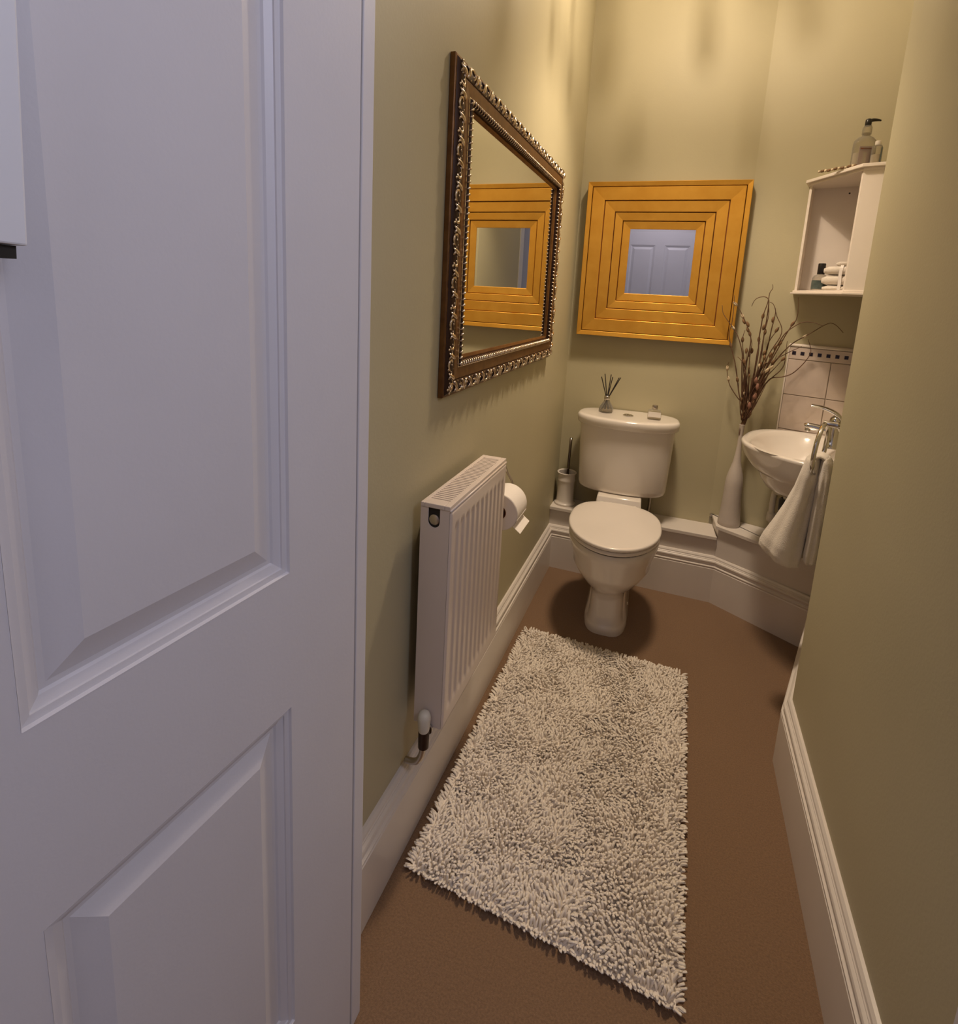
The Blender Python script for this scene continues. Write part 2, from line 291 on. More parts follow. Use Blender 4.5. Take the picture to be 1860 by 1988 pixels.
STEMS=[([[0.3022,2.4614,0.8459],[0.2844,2.4663,0.9058],[0.2651,2.4716,0.9145],[0.2276,2.4825,0.9627],[0.2142,2.4866,0.9968],[0.205,2.4894,1.0405],[0.2097,2.488,1.0679]],[[0.2066,2.4931,1.0402,1],[0.216,2.4902,0.995,1]]),([[0.2953,2.4635,0.8596],[0.2655,2.4646,0.9278],[0.2485,2.4618,0.9977],[0.2281,2.46,1.0754],[0.2063,2.4666,1.1373],[0.1936,2.4705,1.1885],[0.1988,2.4689,1.2324],[0.198,2.4692,1.304],[0.1941,2.4703,1.3465]],[[0.2063,2.4708,1.1399,0],[0.2481,2.458,0.9982,0]]),([[0.3004,2.462,0.8606],[0.2867,2.4624,0.9484],[0.2681,2.4643,1.0348],[0.2488,2.4664,1.1264],[0.223,2.4743,1.1905],[0.2045,2.4799,1.215],[0.1641,2.4923,1.2672],[0.1544,2.4952,1.3043]],[[0.2077,2.4831,1.2122,1]]),([[0.3029,2.4612,0.861],[0.2868,2.4566,0.9641],[0.2726,2.4515,1.0514],[0.2768,2.4407,1.1537],[0.2688,2.4431,1.1984],[0.2523,2.4482,1.2311],[0.2356,2.4533,1.2639],[0.2071,2.462,1.3103],[0.1934,2.4662,1.318]],[[0.2022,2.4677,1.3114,1],[0.2348,2.4577,1.2637,1],[0.2424,2.4554,1.2429,0],[0.2575,2.4508,1.2328,0],[0.2609,2.4497,1.2089,0],[0.2698,2.447,1.194,0]]),([[0.3029,2.4612,0.861],[0.2892,2.4554,0.9646],[0.27,2.4512,1.0511],[0.2439,2.4491,1.0896],[0.2331,2.4524,1.0942]],[]),([[0.3054,2.4605,0.8615],[0.2958,2.467,0.9636],[0.2863,2.4736,1.0649],[0.2847,2.4777,1.1227],[0.2861,2.4772,1.1519],[0.2773,2.48,1.1828]],[[0.27,2.4864,1.1207,0],[0.2902,2.4802,1.123,0],[0.2817,2.4828,1.1089,0]]),([[0.3054,2.4605,0.8615],[0.3035,2.4659,0.9646],[0.313,2.468,1.0971],[0.3093,2.474,1.1713],[0.3104,2.4737,1.2228],[0.3121,2.4731,1.2684],[0.3208,2.4705,1.3167],[0.3229,2.4698,1.3392],[0.3246,2.4693,1.3642],[0.3321,2.467,1.3812],[0.33,2.4677,1.3976]],[[0.3126,2.4772,1.2683,0],[0.3097,2.4781,1.1725,0]]),([[0.308,2.4597,0.862],[0.3093,2.4441,0.9832],[0.3202,2.4255,1.1017],[0.3178,2.411,1.2037],[0.3238,2.4092,1.2705],[0.3173,2.4112,1.322]],[[0.3204,2.4144,1.2065,0],[0.3132,2.4166,1.2253,0]]),([[0.308,2.4597,0.862],[0.316,2.4561,0.9822],[0.336,2.4489,1.101],[0.3426,2.4458,1.1644],[0.3653,2.4389,1.2142],[0.3716,2.4369,1.2301]],[[0.3655,2.443,1.2169,0]]),([[0.3105,2.4589,0.8625],[0.3168,2.4565,0.9968],[0.3392,2.4491,1.1155],[0.3461,2.4465,1.2153],[0.3517,2.4448,1.2854],[0.3404,2.4483,1.3178],[0.3274,2.4523,1.3254]],[[0.3474,2.4503,1.2572,0]]),([[0.3105,2.4589,0.8625],[0.3285,2.4343,0.9866],[0.3551,2.4072,1.1066],[0.3687,2.3839,1.1651],[0.3865,2.3785,1.2078],[0.4124,2.3706,1.2369],[0.4369,2.3631,1.2549],[0.4696,2.3531,1.2574],[0.5013,2.3434,1.2469]],[[0.3618,2.3902,1.1503,0],[0.3759,2.3859,1.1683,0],[0.3492,2.3941,1.1184,0]]),([[0.3105,2.4589,0.8625],[0.3343,2.4454,0.9915],[0.3723,2.4275,1.0922],[0.403,2.4119,1.1244],[0.4242,2.4054,1.1407],[0.4537,2.3964,1.1604]],[[0.3676,2.4269,1.0889,0]]),([[0.308,2.4597,0.862],[0.3339,2.4366,0.9869],[0.3732,2.4094,1.0659],[0.3954,2.3874,1.1066]],[[0.3954,2.3916,1.1062,0]]),([[0.3105,2.4589,0.8625],[0.3386,2.4439,0.9572],[0.3648,2.4295,1.0172],[0.4029,2.4115,1.032],[0.4358,2.4014,1.0507],[0.4651,2.3925,1.0906],[0.4827,2.3871,1.1283],[0.4839,2.3867,1.1528],[0.4698,2.391,1.1919]],[]),([[0.308,2.4597,0.862],[0.3247,2.4442,0.9848],[0.3676,2.4207,1.1205],[0.3951,2.4019,1.2072],[0.4111,2.397,1.2439],[0.42,2.3943,1.2635],[0.4215,2.3939,1.3038],[0.4157,2.3957,1.3488]],[[0.4114,2.4011,1.2465,0]]),([[0.3105,2.4589,0.8625],[0.3392,2.4517,0.9999],[0.3847,2.4393,1.1063],[0.4245,2.4287,1.1666],[0.4618,2.4173,1.1992],[0.4821,2.4111,1.216],[0.5381,2.394,1.2582],[0.5811,2.3808,1.2249]],[[0.4648,2.4206,1.1992,1]]),([[0.308,2.4597,0.862],[0.318,2.4463,0.9984],[0.3466,2.4273,1.1153],[0.3787,2.4073,1.2085],[0.354,2.4148,1.2723],[0.3429,2.4182,1.3044]],[[0.3303,2.4262,1.1224,0],[0.3218,2.4288,1.073,0]]),([[0.3054,2.4605,0.8615],[0.3162,2.4412,1.0279],[0.3192,2.4243,1.1864],[0.3184,2.4086,1.3112],[0.3098,2.4113,1.342],[0.2856,2.4187,1.3436],[0.2678,2.4241,1.3303],[0.2599,2.4265,1.305]],[[0.3305,2.4091,1.1042,0]]),([[0.3054,2.4605,0.8615],[0.3495,2.4394,0.9882],[0.4013,2.4161,1.0679],[0.4035,2.4079,1.1248],[0.4026,2.4081,1.1773]],[]),([[0.3029,2.4612,0.861],[0.3046,2.4478,0.9821],[0.3041,2.4351,1.0563],[0.3036,2.4224,1.1289],[0.3085,2.421,1.1689]],[[0.3143,2.4234,1.0069,2],[0.3223,2.4209,0.9821,2]]),([[0.3042,2.4608,0.8613],[0.2848,2.4556,0.9788],[0.2595,2.4522,1.0937],[0.2456,2.4453,1.168],[0.2495,2.4441,1.2083]],[[0.246,2.4493,1.1678,0],[0.2634,2.444,1.0774,0]]),([[0.3042,2.4608,0.8613],[0.3034,2.4647,0.9648],[0.3279,2.4609,1.0557],[0.3503,2.4577,1.0785],[0.3614,2.4544,1.0884]],[[0.3429,2.4642,1.0626,1],[0.3578,2.4596,1.0818,1],[0.3318,2.4676,1.032,1]]),([[0.3042,2.4608,0.8613],[0.3081,2.4464,0.9534],[0.3416,2.4229,1.0328],[0.3597,2.404,1.068]],[[0.3603,2.408,1.0677,1],[0.3475,2.412,1.0546,1],[0.3173,2.4212,0.9409,2],[0.3022,2.4258,0.9003,2]])]
# ---------------------------------------------------------------- pendant lamp (above the frame): its glass drops dapple the walls
t = thing('pendant_light', 'glass drop pendant lamp hanging just above the frame', 'lamp', (LAMP_POS[0], LAMP_POS[1], ZC))
zl = LAMP_POS[2] - ZC
MB().lathe([(0.05, 0), (0.05, -.012), (0.012, -.03), (0.006, -.04)], n=24).obj('ceiling_rose', 'steel', t, smooth=True, autosmooth=40)
MB().tube([(0, 0, -.03), (0, 0, zl + .05)], 0.004).obj('rod', 'steel', t)
MB().lathe([(0.012, zl + .06), (0.016, zl + .055), (0.016, zl + .025), (0.010, zl + .02)], n=16).obj('lamp_holder', 'steel', t)
MB().ell((0, 0, zl), (.009, .009, .011), 12, 8).obj('bulb', 'bulb', t, smooth=True)
sd_ = bpy.data.lights.new('downward_fill_spot', 'SPOT'); so = bpy.data.objects.new('downward_fill_spot', sd_); COL.objects.link(so); so.parent = t  # added fill spot below the bulb, brightens floor, toilet and other upward faces
sd_.energy = SPOT_POWER; sd_.color = LAMP_COLOR; sd_.spot_size = math.radians(104); sd_.spot_blend = 1.0; sd_.shadow_soft_size = .11; so.location = (0, 0, zl - .06)
rim = MB()
for rr, zz in ((.055, .05), (.085, .035)):
    rim.tube([(rr * math.cos(a), rr * math.sin(a), zl + zz) for a in np.linspace(0, 2 * math.pi, 33)], .0022, 6)
for a in np.linspace(0, 2 * math.pi, 7)[:-1]: rim.tube([(0.012 * math.cos(a), .012 * math.sin(a), zl + .055), (.085 * math.cos(a), .085 * math.sin(a), zl + .035)], .002, 6)
for rr, zz in ((.06, -.095), (.035, -.145), (.016, -.195)): rim.tube([(rr * math.cos(a), rr * math.sin(a), zl + zz) for a in np.linspace(0, 2 * math.pi, 25)], .0012, 5)
rim.tube([(0.084, 0, zl + .035), (.06, 0, zl - .095), (.035, 0, zl - .145), (.016, 0, zl - .195)], .0008, 4); rim.tube([(-0.084, 0, zl + .035), (-.06, 0, zl - .095), (-.035, 0, zl - .145), (-.016, 0, zl - .195)], .0008, 4)
rim.obj('ring_frame', 'steel', t)
for k, (rr, z0, nn, ln) in enumerate(((.085, .03, 12, .075), (.055, .045, 7, .055), (.085, -.045, 9, .045), (.06, -.10, 7, .045), (.035, -.15, 6, .05), (.016, -.20, 4, .05))):
    for i in range(nn):
        a = 2 * math.pi * (i + 0.37 * k) / nn; L = ln * random.uniform(.8, 1.1); w = random.uniform(.007, .013)
        z1 = zl + z0
        prof = [(.0012, 0), (.0022, -L * .12), (w * .6, -L * .45), (w, -L * .72), (w * .75, -L * .92), (.001, -L)]
        dro = MB().lathe(prof, n=8).obj('glass_drop', 'drop', t, smooth=True)
        dro.location = (rr * math.cos(a), rr * math.sin(a), z1); dro.rotation_euler = (random.uniform(-.12, .12), random.uniform(-.12, .12), a); dro.scale = (1, .45, 1)

# ---------------------------------------------------------------- toilet
t = thing('toilet', 'white close coupled toilet with closed lid in front of the back wall', 'toilet', (-0.159, 2.03, 0), math.radians(2.7))
def sup(cx, cy, hw, yf, yb, z, nf=2.0, nb=2.0, n=44):
    out = []
    for i in range(n):
        a = 2 * math.pi * i / n; c, s = math.cos(a), math.sin(a); e = nf if s < 0 else nb
        x = hw * math.copysign(abs(c) ** (2 / e), c); y = (cy - yf if s < 0 else yb - cy) * math.copysign(abs(s) ** (2 / e), s)
        out.append((cx + x, cy + y, z))
    return out
# (z, hw, yfront, yback, exponent front)
secs = [(0, .086, -.062, .40, 3.2), (.020, .086, -.063, .40, 3.2), (.030, .080, -.056, .39, 3.4), (.038, .073, -.050, .38, 3.8), (.08, .068, -.042, .37, 3.8), (.13, .066, -.036, .36, 3.4),
        (.155, .068, -.038, .35, 3.0), (.172, .078, -.052, .34, 2.6), (.190, .094, -.078, .33, 2.3), (.215, .114, -.108, .31, 2.15), (.245, .134, -.136, .30, 2.1), (.275, .153, -.156, .30, 2.0), (.31, .156, -.163, .29, 2.0), (.345, .169, -.182, .285, 2.0),
        (.365, .1745, -.190, .28, 2.0), (.378, .177, -.194, .28, 2.0), (.392, .177, -.194, .28, 2.0), (.397, .172, -.189, .275, 2.0)]
rings = []
for z, hw, yf, yb, ef in secs:
    cy = .06 if z > .2 else .06 + .06 * (1 - z / .2)
    rings.append(sup(0, cy, hw, yf, yb, z, ef, 3.0 if z > .3 else 4.0))
MB().loft(rings).obj('pan', 'ceramic', t, smooth=True, autosmooth=50)
b = MB(); b.loft([[(-.10, .20, z), (.10, .20, z), (.10, .415, z), (-.10, .415, z)] for z in (.20, .395)])
b.obj('cistern_platform', 'ceramic', t, bevel=.02, seg=3, smooth=True, autosmooth=50)
b = MB(); b.loft([[(-.100, .262, .385), (.100, .262, .385), (.100, .42, .385), (-.100, .42, .385)], [(-.094, .285, .445), (.094, .285, .445), (.094, .42, .445), (-.094, .42, .445)]])
b.obj('cistern_neck', 'ceramic', t, bevel=.006, smooth=True, autosmooth=50)
# side foot recess lines and floor screws
b = MB()
for sx in (-1, 1):
    rr = [[(sx * x0, .005, z), (sx * (x1 - .016), .008, z), (sx * (x1 - .003), .026, z), (sx * x1, .05, z), (sx * x1, .34, z), (sx * x0, .35, z)][::sx] for z, x0, x1 in ((0.0, .03, .086), (.03, .03, .084), (.09, .03, .074), (.140, .03, .068), (.185, .03, .055))]
    b.loft(rr)
    if sx == 1: MB().lathe([(.006, 0), (.006, .003), (.004, .004)], (.080, .12, .052), 12, (1, 0, .1)).obj('floor_screw', 'hob', t)
b.obj('foot', 'ceramic', t, bevel=.004, seg=2, smooth=True, autosmooth=60)
def seatring(z0, z1, grow, name, m, dome=False):
    hw, yf, yb = .173 + grow, -.196 - grow, .252
    R_ = [(z0, -.003), (z0 + .003, 0), (z1 - .004, 0), (z1 - .001, -.004), (z1, -.010)]
    if dome: R_ += [(z1 + .0015, -.03), (z1 + .003, -.07), (z1 + .004, -.11)]
    rings = [sup(0, .045, hw + g, yf - g, yb + g * .6, z, 2.0, 2.7, 56) for z, g in R_]
    return MB().loft(rings).obj(name, m, t, smooth=True, autosmooth=60)
seatring(.401, .416, .002, 'seat', 'seat')
seatring(.4195, .434, .006, 'lid', 'seat', True)
MB().loft([sup(0, .045, .168, -.190, .22, z, 2, 2.7) for z in (.396, .402)]).obj('seat_gap', 'dark', t)
MB().loft([sup(0, .045, .169, -.192, .22, z, 2, 2.7) for z in (.415, .4205)]).obj('lid_gap', 'dark', t)
for sx in (-.07, .07): MB().lathe([(.013, .397), (.013, .425), (.010, .430)], (sx, .245, 0), 16).obj('hinge', 'hob', t, smooth=True, autosmooth=50)
def cis(z, hw, yf, yb=.522): return sup(0, .40, hw, yf, yb, z, 2.05, 3.6, 64)
MB().loft([cis(z, hw, yf) for z, hw, yf in ((.440, .165, .345), (.444, .180, .325), (.454, .191, .314), (.47, .1945, .310), (.60, .201, .303), (.742, .207, .297), (.75, .208, .296))]).obj('cistern', 'ceramic', t, smooth=True, autosmooth=60)
MB().loft([cis(z, hw, yf, .528) for z, hw, yf in ((.744, .203, .301), (.748, .217, .287), (.753, .221, .283), (.772, .2235, .2805), (.783, .2225, .2815), (.789, .218, .286), (.791, .210, .294), (.7915, .19, .31))]).obj('cistern_lid', 'ceramic', t, smooth=True, autosmooth=60)
p = MB().lathe([(.0235, .790), (.0235, .7945), (.020, .796), (.0, .796)], (0, .41, 0), 28).obj('flush_button', 'chrome', t, smooth=True, autosmooth=40)
for sx in (-.0085, .0085): MB().ell((sx, .41, .797), (.007, .013, .002), 12, 6).obj('button_half', 'steel', p, smooth=True)
MB().tube(spline([(.11, .50, .46), (.13, .50, .42), (.135, .50, .36), (.13, .49, .306)]), .007).obj('water_pipe', 'steel', t)

# ---------------------------------------------------------------- reed diffuser on the cistern
t = thing('reed_diffuser', 'glass reed diffuser with black sticks on the cistern lid', 'diffuser', (-0.281, 2.462, 0.7922), .3)
MB().lathe([(.031, 0), (.033, .003), (.033, .018), (.028, .028), (.016, .047), (.0115, .056), (.0115, .076), (.010, .076), (.010, .057), (.014, .047), (.026, .028), (.030, .018), (.030, .005), (0, .004)], n=8, cap1=False).obj('bottle', 'glass', t)
MB().lathe([(0, .005), (.0285, .006), (.0285, .014), (.0, .014)], n=8).obj('liquid', 'liquid', t)
MB().lathe([(.0125, .058), (.0135, .060), (.0135, .072), (.0125, .076), (.010, .0765)], n=20, cap0=False, cap1=False).obj('collar', 'steel', t, smooth=True)
for i, (dx, dy) in enumerate(((-.034, .0), (-.018, .01), (.008, -.004), (.018, .008), (.046, .0), (.054, .006))):
    L = .175 if i in (1, 2) else .162
    MB().tube([(-dx * .45, -dy * .5, .008), (dx, dy, L)], .0021, 6).obj('stick', 'reed', t)

t = thing('scent_bottle', 'small squat glass bottle with silver cap and white label on cistern lid', 'bottle', (-0.067, 2.432, 0.7922), .08)
b = MB(); b.loft([[(x * w, y * w2, z) for x, y in ((-1, -1), (1, -1), (1, 1), (-1, 1))] for w, w2, z in ((.027, .017, 0), (.028, .018, .003), (.028, .018, .034), (.026, .016, .039), (.011, .011, .043), (.009, .009, .050))])
b.obj('bottle', 'glass', t, bevel=.003)
b = MB(); b.loft([[(x * w, y * w2, z) for x, y in ((-1, -1), (1, -1), (1, 1), (-1, 1))] for w, w2, z in ((.024, .014, .004), (.0245, .0145, .018))]); b.obj('liquid', 'liquid', t)
MB().box((-.0265, -.0188, .012), (.0265, -.0181, .035)).obj('label', 'label', t)
MB().lathe([(.011, .046), (.012, .047), (.012, .061), (.011, .063), (0, .063)], n=24).obj('cap', 'steel', t, smooth=True, autosmooth=50)

# ---------------------------------------------------------------- toilet brush
t = thing('toilet_brush', 'dark steel handled toilet brush in white ceramic pot left of toilet', 'brush', (-0.441, 2.490, 0.3062))
MB().lathe([(.049, 0), (.0505, .004), (.0505, .009), (.044, .014), (.0415, .022), (.041, .10), (.0425, .118), (.044, .122), (.044, .127), (.042, .131), (.0425, .150), (.046, .158), (.047, .161), (.044, .163), (.038, .160), (.037, .13), (.037, .03), (0, .03)], n=36, cap1=False).obj('pot', 'ceramic', t, smooth=True, autosmooth=50)
MB().tube([(.0, .006, .035), (.004, .012, .33)], .0065, 12).obj('handle', 'darkchrome', t, smooth=True)
MB().lathe([(.012, .03), (.028, .04), (.030, .08), (.012, .10)], (0, .005, 0), 20).obj('bristles', 'dark', t)

# ---------------------------------------------------------------- tall vase with dried stems
VX, VY = 0.292, 2.468
t = thing('vase', 'tall white bottle shaped vase with slim neck on the boxing ledge', 'vase', (VX, VY, 0.3562))
MB().lathe([(0.043, 0), (0.0455, 0.003), (0.045, 0.02), (0.0405, 0.07), (0.037, 0.13), (0.036, 0.185), (0.0335, 0.215), (0.028, 0.24), (0.0215, 0.265), (0.016, 0.29), (0.012, 0.325), (0.0095, 0.36), (0.009, 0.41), (0.0105, 0.445), (0.012, 0.452), (0.01, 0.453), (0.0085, 0.445), (0.0075, 0.36), (0, 0.34)], n=36, cap1=False).obj('body', 'vase', t, smooth=True, autosmooth=60)
t = thing('dried_stems', 'bunch of dark dried twigs with seed pods standing in the tall vase', 'dried flowers', (0, 0, 0))
t.location = (VX, VY, .70)
def rel(p): return (p[0] - VX, p[1] - VY, p[2] - .70)
PM = ('pod', 'podpale', 'podpink')
for i, (pts, pods) in enumerate(STEMS):
    a = random.uniform(0, 6.28); base = [(.004 * math.cos(a), .004 * math.sin(a), 0.03), (.007 * math.cos(a), .007 * math.sin(a), .10)]
    P = spline(base + [rel(p) for p in pts], 5)
    n_ = len(P); tp = [max(.0011, .0036 * (1 - .72 * k / n_)) for k in range(n_)]
    st = MB().tube(P, 0, 5, tp).obj('stem', 'twig', t, smooth=True)
    # extra little side buds hug the lower stems
    for (x, y, z, c) in pods:
        q = Vector(rel((x, y, z))); k = min(range(n_), key=lambda k: (P[k] - q).length); d = (P[min(k + 1, n_ - 1)] - P[max(k - 1, 0)]).normalized()
        R = d.to_track_quat('Z', 'Y').to_matrix(); s_ = 1.0 if c != 2 else 1.25
        b = MB().loft([[tuple(q + R @ Vector((r * math.cos(2 * math.pi * j / 8), r * math.sin(2 * math.pi * j / 8), h))) for j in range(8)] for r, h in ((.001, -.013 * s_), (.0045 * s_, -.008), (.0062 * s_, -.001), (.0050 * s_, .006), (.0018, .012 * s_))])
        b.obj('seed_pod', PM[c], st, smooth=True)
for i in range(38):       # short filler twigs and husks that thicken the bunch low down
    a = random.uniform(-1, 1); hgt = random.uniform(.20, .42); sp = a * (.012 + .15 * (hgt - .1)) + .14 * (hgt - .08) * .6
    d = (sp * EX + .02 * NX, sp * EY + .02 * NY)
    P = spline([(0, 0, .05), (d[0] * .10, d[1] * .10, .15), (d[0] * .55, d[1] * .55, hgt * .62), (d[0] + random.uniform(-.01, .01), d[1] - random.uniform(0, .03), hgt)], 4)
    st = MB().tube(P, 0, 5, [.0034] * (len(P) - 4) + [.0026, .0018, .0013, .0009]).obj('stem', 'twig', t, smooth=True)
    c = random.choice(('pod', 'pod', 'pod', 'podpink', 'podpale')); q = P[-random.choice((2, 4, 6))]
    MB().ell(tuple(q), (.0042, .0042, .009), 7, 5).obj('seed_pod', c, st, smooth=True)

# ---------------------------------------------------------------- gold stepped mirror on the back wall
GX0, GX1, GZ0, GZ1 = -0.456, 0.214, 1.136, 1.814
t = thing('gold_mirror', 'square mirror in a wide stepped gold frame above the toilet', 'mirror', ((GX0 + GX1) / 2, YB - .007, (GZ0 + GZ1) / 2), math.radians(.9))
HW, HH = (GX1 - GX0) / 2, (GZ1 - GZ0) / 2
bands = [(0, .0195, .046), (.0225, .077, .043), (.080, .125, .035), (.128, .162, .028), (.165, .198, .021)]
for w0, w1, h in bands:
    for sd in range(4):
        b = MB(); prof = [(w0, 0.004), (w0, h - .0015), (w0 + .0015, h), (w1 - .0012, h - .0035), (w1, h - .0045), (w1, .004)]
        rings = []
        for end in (-1, 1):
            ring = []
            for w, hh in prof:
                if sd == 0: p = (end * (HW - w), -hh, HH - w)
                elif sd == 1: p = (HW - w, -hh, -end * (HH - w))
                elif sd == 2: p = (-end * (HW - w), -hh, -(HH - w))
                else: p = (-(HW - w), -hh, end * (HH - w))
                ring.append(p)
            rings.append(ring)
        b.loft(rings).obj('frame_board', 'gold', t)
b = MB(); b.box((-HW + .004, -.030, -HH + .004), (HW - .004, -.002, -HH + .126)); b.box((-HW + .004, -.030, HH - .126), (HW - .004, -.002, HH - .004))
b.box((-HW + .004, -.030, -HH + .126), (-HW + .126, -.002, HH - .126)); b.box((HW - .126, -.030, -HH + .126), (HW - .004, -.002, HH - .126))
b.obj('backing', 'goldred', t)
MB().box((-HW + .12, -.012, -HH + .12), (HW - .12, -.001, HH - .12)).obj('inner_backing', 'goldred', t)
MB().box((-HW + .190, -.0145, -HH + .190), (HW - .190, -.0125, HH - .190)).obj('mirror_glass', 'mirror', t)

# ---------------------------------------------------------------- ornate mirror on the left wall
MY0, MY1, MZ0, MZ1 = 1.078, 2.112, 1.062, 1.777
t = thing('ornate_mirror', 'rectangular mirror in a carved bronze and silver frame on left wall', 'mirror', (XL + .001, (MY0 + MY1) / 2, (MZ0 + MZ1) / 2))
HW, HH = (MY1 - MY0) / 2, (MZ1 - MZ0) / 2
def pt(sd, end, w, h, along=None):   # sd 0 top,1 far,2 bottom,3 near ; local: y along wall, z up, x out
    y_, z_ = HW - w, HH - w
    if along is None: u = (end * y_) if sd in (0, 2) else (end * z_)
    else: u = along
    return {0: (h, u, z_), 1: (h, y_, u), 2: (h, u, -z_), 3: (h, -y_, u)}[sd]
def band(name, m, prof, smooth=True):
    for sd in range(4):
        MB().loft([[pt(sd, e_, w, h) for w, h in prof] for e_ in (-1, 1)]).obj(name, m, t, smooth=smooth, autosmooth=35)
band('outer_edge', 'bronze', [(0, 0), (0, .0105), (.0015, .0125), (.005, .013), (.005, 0)])
band('carved_band', 'darkbronze', [(.005, 0), (.005, .013), (.010, .018), (.020, .021), (.029, .022), (.035, .021), (.038, .018), (.038, 0)])
band('flat_band', 'bronze', [(.038, 0), (.038, .0195), (.040, .021), (.052, .0205), (.063, .019), (.066, .0195), (.066, 0)])
band('beaded_band', 'darkbronze', [(.066, 0), (.066, .018), (.069, .0225), (.074, .024), (.078, .020), (.079, .012), (.079, 0)])
band('inner_slip', 'bronze', [(.079, 0), (.079, .012), (.083, .013), (.090, .009), (.091, .006), (.091, 0)])
MB().box((.003, -HW + .085, -HH + .085), (.0075, HW - .085, HH - .085)).obj('mirror_glass', 'mirror', t)
for sd in range(4):
    half = (HW if sd in (0, 2) else HH)
    b = MB(); per = .0465; nn = int(round((2 * half - .03) / per)); per = (2 * half - .03) / nn
    for k in range(nn):
        u0 = -half + .015 + (k + .5) * per
        fl = 1 if k % 2 == 0 else -1
        def q(du, w, h): return pt(sd, 0, w, h, u0 + du * per)
        def inb(du, w): return abs(u0 + du * per) < half - w + .002
        # C scroll
        pts = []
        for j in range(9):
            a = math.pi * (.15 + 1.25 * j / 8); r_ = .0125 * (1 - .35 * j / 8)
            pts.append(q(-.18 + fl * math.cos(a) * r_ * 1.15 / per, .0205 + math.sin(a) * r_ * fl, .0225 - abs(math.sin(a)) * .0025))
        b.tube(pts, 0, 5, [.0013 + .0022 * math.sin(math.pi * (j + .5) / 9) for j in range(9)])
        # S leaf
        pts = [q(.02 + .4 * j / 6, .0350 - .024 * j / 6 + .003 * math.sin(j), .0205 + .0035 * math.sin(math.pi * j / 6)) for j in range(7)]
        b.tube(pts, 0, 5, [.0014, .0034, .0048, .0050, .0040, .0026, .0012])
        pts = [q(.10 + .33 * j / 5, .0110 + .018 * (j / 5) ** 1.5, .0195 + .003 * math.sin(math.pi * j / 5)) for j in range(6)]
        b.tube(pts, 0, 5, [.0012, .0028, .0036, .0033, .0022, .0010])
        for du, w, r_ in ((-.18, .0235, .0026), (.28, .0325, .0026), (-.42, .010, .0030), (-.40, .033, .0028), (.45, .022, .0022)):
            c = q(du, w, .0215 if .018 < w < .03 else .0195)
            b.ell(c, (r_, r_, r_), 6, 4)
    b.obj('carved_scrollwork', 'silver', t, smooth=True)
    b = MB(); per = .0135; nn = int((2 * half - .13) / per)
    for k in range(nn):
        u0 = -half + .068 + (k + .5) * (2 * half - .136) / nn
        pts = [pt(sd, 0, w, h, u0 + du) for w, h, du in ((.0668, .0195, -.003), (.069, .0235, -.0015), (.0725, .0255, 0), (.0765, .0235, .0015), (.079, .018, .003))]
        b.tube(pts, 0, 5, [.0010, .0024, .0030, .0022, .0010])
    b.obj('gadroon_edge', 'silver', t, smooth=True)
    MB().loft([[pt(sd, e_, w, h) for w, h in ((.0645, .017), (.0645, .0195), (.0665, .0200), (.0675, .0180))] for e_ in (-1, 1)]).obj('light_fillet', 'silver', t)
# ---------------------------------------------------------------- radiator
RY0, RY1, RZ0, RZ1, RX0, RX1 = 0.965, 1.337, 0.333, 0.862, -0.473, -0.402
t = thing('radiator', 'white ribbed panel radiator with top grille on the left wall', 'radiator', (RX0, RY0, RZ0))
D, L, H_ = RX1 - RX0, RY1 - RY0, RZ1 - RZ0
# fluted front panel
ny, nz = 11 * 12 + 8, 56
vs, fs = [], []
def flute(u, z):
    e = .016
    if u < e or u > L - e: return 0.0
    k = (u - e) / (L - 2 * e) * 11; fr = k - math.floor(k)
    g = smoothstep(.12, .34, fr) * (1 - smoothstep(.66, .88, fr))
    ez = smoothstep(.030, .052, z) * (1 - smoothstep(H_ - .062, H_ - .040, z))
    return -.0032 * g * ez
ZF = H_ - .012
us = np.linspace(0, L, ny); zs = np.concatenate([np.linspace(0, .07, 16)[:-1], np.linspace(.07, H_ - .09, 14)[:-1], np.linspace(H_ - .09, ZF, 22)])
for z in zs:
    for u in us:
        edge = min(u, L - u, z, ZF - z); x = D + flute(u, z) - .004 * (1 - smoothstep(0, .005, edge))
        vs.append((x, u, z))
nu = len(us)
for j in range(len(zs) - 1):
    for i in range(nu - 1): fs.append((j * nu + i, j * nu + i + 1, (j + 1) * nu + i + 1, (j + 1) * nu + i))
MB().add(vs, fs).obj('front_panel', 'enamel', t, smooth=True, autosmooth=60)
MB().box((.004, .004, .004), (D - .012, L - .004, H_ - .03)).obj('core', 'enamel', t)
MB().box((D - .012, .0005, .001), (D - .0045, L - .0005, ZF - .001)).obj('panel_backing', 'enamel', t)
MB().box((0, 0.002, .003), (.004, L - .002, H_ - .012)).obj('back_panel', 'enamel', t)
# near side cover with U notch
hy = D * .44; hr = .0135; hz = H_ - .030
arc = [(hy + hr * math.cos(a), hz - .010 + hr * math.sin(a)) for a in np.linspace(math.pi, 2 * math.pi, 13)]
poly = [(0, 0), (D - .0045, 0), (D - .0045, H_ - .010), (hy + hr, H_ - .010)] + arc[::-1] + [(hy - hr, H_ - .010), (0, H_ - .010)]
for y0, y1 in ((-.0012, .0012), (L - .0012, L + .0012)):
    b = MB(); n_ = len(poly); b.add([(x, y0, z) for x, z in poly] + [(x, y1, z) for x, z in poly], [tuple(range(n_)), tuple(reversed(range(n_, 2 * n_)))] + [((i + 1) % n_, i, n_ + i, n_ + (i + 1) % n_) for i in range(n_)])
    b.obj('side_cover', 'enamel', t)
MB().box((.004, .0015, H_ - .060), (D - .008, .0035, H_ - .012)).obj('side_recess', 'dark', t)
